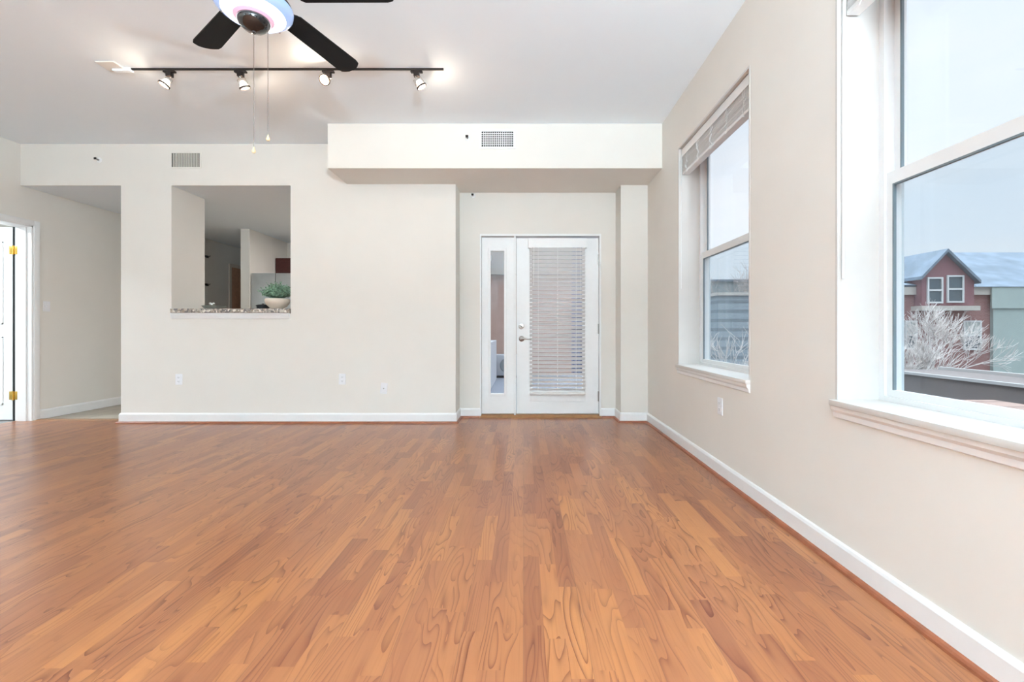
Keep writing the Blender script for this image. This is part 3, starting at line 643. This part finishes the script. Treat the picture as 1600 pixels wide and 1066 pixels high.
for cx, cy_, zt_, yend in ((FX, FY-.0, ZG-.112, 230), (FX+.068, FY+.0, ZG-.058, 211)):
    ze = PZ(yend, F/FY); c = MB(); c.tube([(cx, cy_, zt_), (cx, cy_, ze)], .0013, 6)
    for i in range(int((zt_-ze)/.012)): c.lathe([(0, -.0018), (.0018, 0), (0, .0018)], (cx, cy_, zt_-.012*i), n=6)
    o = c.build('pull_chain', M_chain, fan)
    MB().lathe([(0, .002), (.003, .0), (.004, -.008), (.008, -.016), (.009, -.022), (.006, -.028), (0, -.030)], (cx, cy_, ze), n=16).build('pull_knob', mat('cream_pull', (236, 214, 168), .5), o, True)
for k in range(5):
    a = math.radians(70-72*(k-1) if k < 3 else 70-72*(k-1)); R = Matrix.Translation((FX, FY, ZB-.004))@Matrix.Rotation(a, 4, 'Z')@Matrix.Rotation(math.radians(-11), 4, 'X')
    bl_ = bmesh.new(); pts = []
    r0, r1 = .205, .675; w0, w1 = .060, .070
    for t in range(9):                                    # rounded tip
        th = -PI/2+PI*t/8; pts.append((r1-.03+.03*math.cos(th) if abs(th) > .01 else r1, 0))
    out = [(r0, -w0+.012), (r0+.02, -w0)]
    out += [(r1-.045, -w1), (r1-.018, -w1+.006), (r1-.004, -w1+.024), (r1+.006, -.028), (r1+.010, 0), (r1+.006, .028), (r1-.004, w1-.024), (r1-.018, w1-.006), (r1-.045, w1)]
    out += [(r0+.02, w0), (r0, w0-.012)]
    m = MB(); m.prism(out, -.003, .003, 'z'); m.bm.transform(R); bl_.free()
    m.build('blade', M_black, fan)
    m = MB(); m.prism([(.09, -.014), (.17, -.018), (.215, -.048), (.29, -.044), (.315, 0), (.29, .044), (.215, .048), (.17, .018), (.09, .014)], .0031, .010, 'z'); m.bm.transform(R)
    m.build('blade_iron', M_bronze, fan)
# ------------------------------------------------------------------ track light
YTk = F/205.6; ZT = ZC-.021
tr = empty('ceiling_track', (PX(450, 205.6), YTk, ZC), 'long slim lighting track on the ceiling beside the fan', 'light track')
MB().box(PX(205, 205.6), PX(693, 205.6), YTk-.008, YTk+.008, ZT+.009, ZC-.0015, .001).build('rail', M_bronze, tr)
MB().box(PX(178, 205.6), PX(206, 205.6), YTk-.018, YTk+.018, ZC-.026, ZC-.001, .004).build('feed_box', M_ceil, tr)
MB().box(PX(163, 207), PX(192, 207), YTk-.10, YTk+.03, ZC-.012, ZC-.0005, .003).build('canopy_plate', M_wall, tr)
M_halo = emission('lit_halogen', (255, 238, 214), 14)
M_shade = mat('frosted_glass_shade', (250, 236, 222), .3, emit=1.2, ecol=(255, 232, 206))
heads = [(265, .45, -.25, 'dark swivel spotlight at the left end of the track', (.6, .2)), (376, -.30, .35, 'dark swivel spotlight second from the left on the track', (-.35, .1)),
         (513, .12, -.9, 'brightest spotlight on the track, near the fan blade tip', (0, -.2)), (651, -.55, .2, 'dark swivel spotlight at the right end of the track', (-.6, .1))]
for hx_, ry, rx, lab, _ in heads:
    X = PX(hx_, 205.6); P = Vector((X, YTk, ZT-.001))
    P.z += .009; h = empty('track_spotlight', P, lab, 'spotlight', 'spotlights on the ceiling track')
    MB().box(X-.045, X+.045, YTk-.012, YTk+.012, ZT-.012, ZT-.0005, .002).box(X-.021, X+.021, YTk-.017, YTk+.017, ZT-.045, ZT-.010, .005).build('adapter', M_bronze, h, True)
    Rt = Matrix.Translation(P+Vector((0, 0, -.062)))@Matrix.Rotation(ry, 4, 'Y')@Matrix.Rotation(rx, 4, 'X')
    st_ = MB(); st_.tube([(0, 0, .022), (0, 0, .0)], .006, 8); st_.tube([(0, 0, .004), (.030, 0, -.004), (.034, 0, -.045)], .0028, 6); st_.tube([(0, 0, .004), (-.030, 0, -.004), (-.034, 0, -.045)], .0028, 6)
    st_.bm.transform(Rt); st_.build('yoke', M_nickel, h, True)
    rg = MB(); rg.lathe([(.034, -.062), (.040, -.062), (.040, -.074), (.034, -.074), (.034, -.062)], n=28); rg.bm.transform(Rt); rg.build('ring', M_bronze, h, True)
    sh = MB(); sh.lathe([(.014, -.018), (.022, -.03), (.033, -.062), (.0325, -.066), (.020, -.032), (.012, -.02)], n=24); sh.bm.transform(Rt); sh.build('glass_shade', M_shade, h, True)
    bu = MB(); bu.lathe([(0, -.018), (.007, -.020), (.010, -.034), (.010, -.05), (.006, -.060), (0, -.063)], n=16); bu.bm.transform(Rt); bu.build('bulb', M_halo, h, True)
    l = bpy.data.lights.new('spot_lamp', 'POINT'); l.energy = 2.0; l.color = (1, .82, .64); l.shadow_soft_size = .02
    o = bpy.data.objects.new('spot_lamp', l); COL.objects.link(o); o.parent = h; o.location = (Rt@Vector((0, 0, -.085)))-P

# ------------------------------------------------------------------ unseen lamps added as fill, behind the camera and in side rooms
M_diff = emission('fill_diffuser', (255, 250, 244), 1.5)
def fill_ceil_lamp(x, y, z, sx, sy, W, label, col=(.78, .90, 1)):
    r = empty('fill_ceiling_lamp', (x, y, z), label, 'ceiling lamp')
    MB().box(x-sx/2-.03, x+sx/2+.03, y-sy/2-.03, y+sy/2+.03, z-.05, z-.001, .006).build('housing', M_white, r)
    MB().box(x-sx/2, x+sx/2, y-sy/2, y+sy/2, z-.056, z-.045).build('diffuser', M_diff, r)
    l = bpy.data.lights.new('fill_panel_lamp', 'AREA'); l.shape = 'RECTANGLE'; l.size = sx; l.size_y = sy; l.energy = W; l.color = col
    o = bpy.data.objects.new('fill_panel_lamp', l); COL.objects.link(o); o.location = (0, 0, -.06); o.parent = r
fill_ceil_lamp(.35, -2.2, ZC, 1.2, .6, FILL_PANEL_W*2.6, 'unseen fill panel added on the ceiling behind the camera, right one')
fill_ceil_lamp(-3.4, -2.2, ZC, 1.2, .6, FILL_PANEL_W, 'unseen fill panel added on the ceiling behind the camera, left one')
def fill_torchiere(x, y, W, label):  # unseen uplighters added to bounce fill light off the ceiling
    r = empty('fill_floor_lamp', (x, y, 0), label, 'lamp')
    MB().lathe([(0, 0), (.14, 0), (.14, .012), (.05, .022), (.016, .04), (0, .04)], (x, y, 0)).build('base', M_bronze, r, True)
    MB().tube([(x, y, .03), (x, y, 1.20)], .011, 12).build('pole', M_bronze, r, True)
    MB().lathe([(.02, 1.19), (.08, 1.21), (.17, 1.28), (.20, 1.34), (.195, 1.34), (.16, 1.29), (.07, 1.225), (.02, 1.21), (.02, 1.19)], (x, y, 0)).build('uplight_bowl', M_white, r, True)
    MB().lathe([(0, 1.26), (.02, 1.26), (.025, 1.29), (.018, 1.32), (0, 1.33)], (x, y, 0), n=16).build('bulb', M_diff, r, True)
    l = bpy.data.lights.new('fill_uplight', 'AREA'); l.shape = 'DISK'; l.size = .36; l.energy = W; l.color = (.68, .87, 1)
    o = bpy.data.objects.new('fill_uplight', l); COL.objects.link(o); o.location = (0, 0, 1.36); o.rotation_euler = (PI, 0, 0); o.parent = r
fill_torchiere(.95, -2.3, 520, 'unseen fill uplighter added behind the camera beside the windows')
fill_torchiere(.90, -3.7, 210, 'unseen fill uplighter added behind the camera in the far right corner')
fill_torchiere(-4.3, -2.6, 50, 'unseen fill uplighter added behind the camera, far left one')
fill_ceil_lamp(-6.8, 3.9, 2.7, .5, .5, 60, 'unseen fill lamp added on the side-room ceiling')  # added to brighten the open door and the room behind it
fill_ceil_lamp(-2.6, 6.8, ZH, .4, .4, 17, 'unseen fill lamp added on the kitchen ceiling', (1, .93, .88))  # added to lift the dim kitchen

# ------------------------------------------------------------------ balcony behind the glazed door
M_stucco = mat('pinkish_stucco', (170, 146, 136), .9, noise=.06, nscale=6)
M_deck = mat('blue_grey_deck', (104, 110, 120), .7, noise=.08)
struct('floor_balcony', MB().box(-1.0, 1.6, YN+.2, 10.4, -.2, -.03), M_deck, 'grey balcony deck outside the glazed door', 'floor')
struct('wall_balcony', MB().box(-1.0, PX(893, 68.6), 10.2, 10.4, -.03, 3.4).box(-1.15, -1.0, YK+.15, 10.4, -.03, 3.4), M_stucco, 'pinkish stucco wall across the balcony', 'wall')
struct('trim_6', MB().box(-1.0, PX(893, 68.6), 10.08, 10.2, 2.24, 3.38), mat('grey_beige_beam', (148, 140, 132), .9), 'grey-beige beam across the top of the balcony wall', 'trim')
rl = empty('balcony_railing', (1.3, 10.3, -.03), 'dark metal railing at the end of the balcony', 'railing')
b = MB(); b.tube([(PX(893, 68.6), 10.3, 1.02), (1.6, 10.3, 1.02)], .02); b.build('top_rail', M_bronze, rl)
for i in range(6): xx = PX(893, 68.6)+.05+i*.09; MB().tube([(xx, 10.3, -.03), (xx, 10.3, 1.01)], .007).build('baluster', M_bronze, rl)
ac = empty('condenser_unit', (-.33, 9.7, -.03), 'white air-conditioning unit on the balcony deck seen through the sidelight', 'air conditioner')
MB().box(-.63, -.06, 9.5, 9.9, .02, .46, .02).build('casing', mat('off_white_metal', (158, 164, 172), .5), ac, True)
MB().box(-.60, -.09, 9.52, 9.88, -.03, .02).build('feet', M_dark, ac)
MB().lathe([(.0, 0), (.15, 0), (.16, .006), (.15, .012), (0, .012)], (-.34, 9.50, .24), M=Matrix.Rotation(PI/2, 4, 'X'), n=28).build('fan_grille', M_gask, ac)
tag(MB().box(-.97, -.56, 7.2, 9.3, -.03, .78, .01).build('storage_bench', mat('white_bench_paint', (168, 172, 178), .5)), 'long white storage bench along the left side of the balcony', 'bench')

# ------------------------------------------------------------------ outside
sE = 28.0; YE = F/sE
M_brick = brick('red_brick', (146, 100, 96), (134, 88, 84), (156, 126, 120))
M_gable = mat('red_gable_siding', (136, 94, 98), .8, noise=.05, nscale=2)
M_roof = mat('grey_blue_shingle', (112, 124, 136), .8, noise=.25, nscale=1.2)
M_beige = mat('beige_fascia', (190, 182, 172), .8)
M_wglass = mat('dark_window_glass', (70, 84, 92), .1, spec=.8)
M_wfr = mat('pale_window_frame', (206, 206, 204), .6)
M_green = mat('sage_stucco', (166, 178, 172), .9, noise=.04, nscale=1)
M_shadeblind = mat('pale_roller_shade', (180, 184, 178), .8)
bb = empty('brick_building', (PX(1500, sE), YE, -6), 'red brick building with gabled dormer and grey-blue roof across the street', 'building')
xa, xb = PX(1360, sE), PX(1552, sE)+8
MB().box(xa, xb, YE, YE+8, -6, PZ(461, sE)).build('facade', M_brick, bb)
MB().box(xa, xb, YE-.15, YE+.2, PZ(461, sE), PZ(449, sE)).build('cornice', M_beige, bb)
m = MB(); za = PZ(449, sE); V = [m.bm.verts.new(p) for p in ((25.0, YE-.3, za), (xb, YE-.3, za), (xb, YE+4.5, za+2.72), (27.9, YE+4.5, za+2.72), (25.0, YE+4.5, za), (xb, YE+4.5, za))]
for f_ in ((0, 1, 2, 3), (0, 3, 4), (0, 4, 5, 1), (1, 5, 2), (3, 2, 5, 4)): m.bm.faces.new([V[q] for q in f_])
m.build('main_roof', M_roof, bb)
MB().prism([(YE-.2, PZ(446, sE)), (YE+5.5, PZ(446, sE)+1.76), (YE+5.5, PZ(446, sE)+1.5), (YE+.0, PZ(446, sE)-.15)], xa, PX(1470, sE), 'x').build('side_roof', M_roof, bb)
MB().prism([(PX(1428, sE), PZ(482, sE)), (PX(1508, sE), PZ(482, sE)), (PX(1508, sE), PZ(438, sE)), (PX(1462, sE), PZ(397, sE)), (PX(1428, sE), PZ(432, sE))], YE-.5, YE+1.2, 'y').build('gable', M_gable, bb)
m = MB()
for p, q in (((1422, 434), (1462, 392)), ((1462, 392), (1512, 440))):
    ax, az, bx_, bz = PX(p[0], sE), PZ(p[1], sE), PX(q[0], sE), PZ(q[1], sE)
    m.prism([(ax, az), (bx_, bz), (bx_, bz-.18), (ax, az-.18)], YE-.75, YE+4.4, 'y')
m.build('gable_roof', M_roof, bb)
MB().box(PX(1423, sE), PX(1512, sE), YE-.7, YE, PZ(486, sE), PZ(479, sE)).build('ledge', M_beige, bb)
def bwin(x0, x1, y0, y1, yy, shade, s=sE, par=bb):
    X0, X1, Za, Zb = PX(x0, s), PX(x1, s), PZ(y1, s), PZ(y0, s); t = .09; m = MB()
    m.box(X0, X0+t, yy-.08, yy, Za+t, Zb-t).box(X1-t, X1, yy-.08, yy, Za+t, Zb-t).box(X0, X1, yy-.08, yy, Za, Za+t).box(X0, X1, yy-.08, yy, Zb-t, Zb).box(X0+t, X1-t, yy-.08, yy, (Za+Zb)/2-.05, (Za+Zb)/2+.05)
    o = m.build('window', M_wfr, par)
    MB().box(X0+t, X1-t, yy-.03, yy-.005, Za+t, Zb-t).build('pane', M_wglass, o)
    if shade: MB().box(X0+t, X1-t, yy-.045, yy-.031, (Za+Zb)/2+.05, Zb-t).build('shade', M_shadeblind, o)
bwin(1435, 1459, 435, 475, YE-.5, False); bwin(1465, 1491, 432, 474, YE-.5, False)
bwin(1504, 1532, 501, 547, YE, True); bwin(1413, 1432, 501, 546, YE, True)
gb_ = empty('sage_building', (PX(1585, 28.2), F/28.2, -6), 'plain sage-green wing standing in front of the brick building', 'building')
MB().box(PX(1552, 28.2), PX(1552, 28.2)+9, F/28.2, YE-.001, -6, PZ(450, 28.2)).build('wall', M_green, gb_)
MB().box(PX(1548, 28.2), PX(1552, 28.2)+9, F/28.2-.08, F/28.2-.001, PZ(482, 28.2), PZ(449, 28.2)).build('parapet', M_green, gb_)
lb = empty('low_building', (15, 13, -6), 'low dark building with pale edged flat roof below the brick building', 'building')
MB().box(13.5, 16.3, 2, 17.5, -6, -.56).build('wall', mat('dark_brown_wall', (116, 106, 102), .9, noise=.15, nscale=.4), lb)
MB().box(13.42, 13.56, 2, 17.5, -.57, -.48).build('coping', mat('snowy_coping', (178, 174, 170), .8), lb)
MB().box(16.2, 16.36, 2, 17.5, -.57, -.45).build('coping', bpy.data.materials['snowy_coping'], lb)
for k, zz in enumerate((-1.6, -2.6)): MB().box(13.44, 13.52, 2, 17.5, zz, zz+.08).build('ledge', mat('grey_ledge', (124, 118, 116), .9), lb)
tr_ = empty('terrace_roof', (8.5, 6, -6), 'pinkish paved terrace roof edge just below the near window', 'roof')
MB().box(7, 9.97, 2.0, 9.5, -6, -.62).build('wall', bpy.data.materials['dark_brown_wall'], tr_)
MB().box(6.9, 10.02, 1.9, 9.55, -.62, -.5).build('paving', brick('pinkish_paver', (150, 124, 112), (158, 132, 120), (96, 76, 66), 1, rot=False, bw=3.4, rh=.62, ms=.035), tr_)
sd = empty('siding_building', (10, 22, -6), 'grey ribbed-siding building seen through the far window', 'building')
MB().box(PX(1122, 31.8), PX(1172, 31.8)+2, 22, 25, -6, PZ(462, 31.8)).build('ribbed_wall', stripes('ribbed_siding', (150, 162, 168), (118, 130, 136), 2, 2.2, dark=.35), sd)
MB().box(PX(1080, 31.8)-3, PX(1121, 31.8), 24, 29, -6, PZ(458, 31.8)).build('plain_wall', mat('grey_plaster', (150, 158, 158), .9, noise=.05, nscale=1), sd)
MB().box(PX(1122, 31.8)-.1, PX(1172, 31.8)+2.1, 21.9, 25, PZ(462, 31.8), PZ(462, 31.8)+.15).build('roof_edge', M_beige, sd)
nb = empty('neighbouring_house', (3.2, 17, -6), 'slate-blue house side glimpsed past the balcony wall through the door blind', 'building')
MB().box(1.3, 3.8, 16, 21, -6, 4.2).build('wall', stripes('slate_blue_siding', (96, 108, 142), (76, 86, 116), 2, 5, dark=.15), nb)
MB().prism([(15.7, 4.2), (18.5, 5.9), (21.3, 4.2)], 1.1, 4.0, 'x').build('roof', M_roof, nb)
hb = empty('distant_building', (28, 48, -6), 'long dim building on the skyline beyond the ribbed one', 'building')
MB().box(12, 34, 48, 56, -6, PZ(440, F/48)).build('wall', mat('blue_grey_wall', (128, 140, 142), .9), hb)
MB().box(11.8, 34.2, 47.8, 56, PZ(440, F/48), PZ(437, F/48)).build('roof', M_roof, hb)
struct('ground', MB().box(-60, 90, -60, 110, -6.3, -6), mat('asphalt', (96, 96, 98), .9, noise=.1, nscale=.5), 'grey street ground far below', 'ground')

M_bark = mat('pale_frosted_bark', (176, 164, 156), .9, noise=.3, nscale=3)
M_bark2 = mat('grey_twig', (214, 206, 200), .9, noise=.3, nscale=3)
def bare_tree(name, x, y, z0, h, seed, label, mb_, spread=1.0, lv=6, flat=1.0):
    rnd = random.Random(seed); tr = MB(); br = MB()
    def grow(p, d, L, r, k, host):
        pts = [p]; q = p.copy(); dd = d.copy()
        for i in range(3):
            dd = (dd+Vector((rnd.uniform(-.16, .16), rnd.uniform(-.16, .16)*flat, rnd.uniform(-.02, .12)))).normalized(); q = q+dd*L/3; pts.append(q.copy())
        host.tube(pts, [r, r*.9, r*.78, r*.66], 4 if k < 3 else 6, cap=False)
        if k == 0: return
        for j in range(3 if k > 2 else 4):
            a = rnd.uniform(0, 2*PI); e = rnd.uniform(.35, .85)*spread
            u = dd.cross(Vector((math.cos(a), math.sin(a), .3))).normalized(); nd = (dd*math.cos(e)+u*math.sin(e)); nd.y *= flat; nd.normalize()
            grow(pts[rnd.choice((2, 3, 3))], nd, L*rnd.uniform(.66, .88), max(r*.62, .010), k-1, br)
    grow(Vector((x, y, z0)), Vector((0, 0, 1)), h*.30, h*.012, lv, tr)
    r_ = empty(name, (x, y, z0), label, 'tree', 'bare trees outside')
    tr.build('trunk', M_bark, r_); br.build('branches', mb_, r_)
bare_tree('bare_tree', 20.0, 21.6, -6, 8.6, 3, 'bare pale-twigged tree in front of the brick building, larger one', M_bark2, .8, 6, .55)
bare_tree('bare_tree', 16.4, 19.6, -6, 6.6, 11, 'bare tree at the left edge of the near window, in front of the brick facade', M_bark2, .7, 6, .5)
bare_tree('bare_tree', PX(1142, 42), F/42, -6, 7.0, 5, 'bare tree in front of the ribbed-siding building', M_bark2, .8, 5, .6)
bare_tree('bare_tree', PX(1150, 19), F/19, -6, 11.5, 8, 'bare tree rising behind the ribbed-siding building', M_bark, .8, 6, .6)
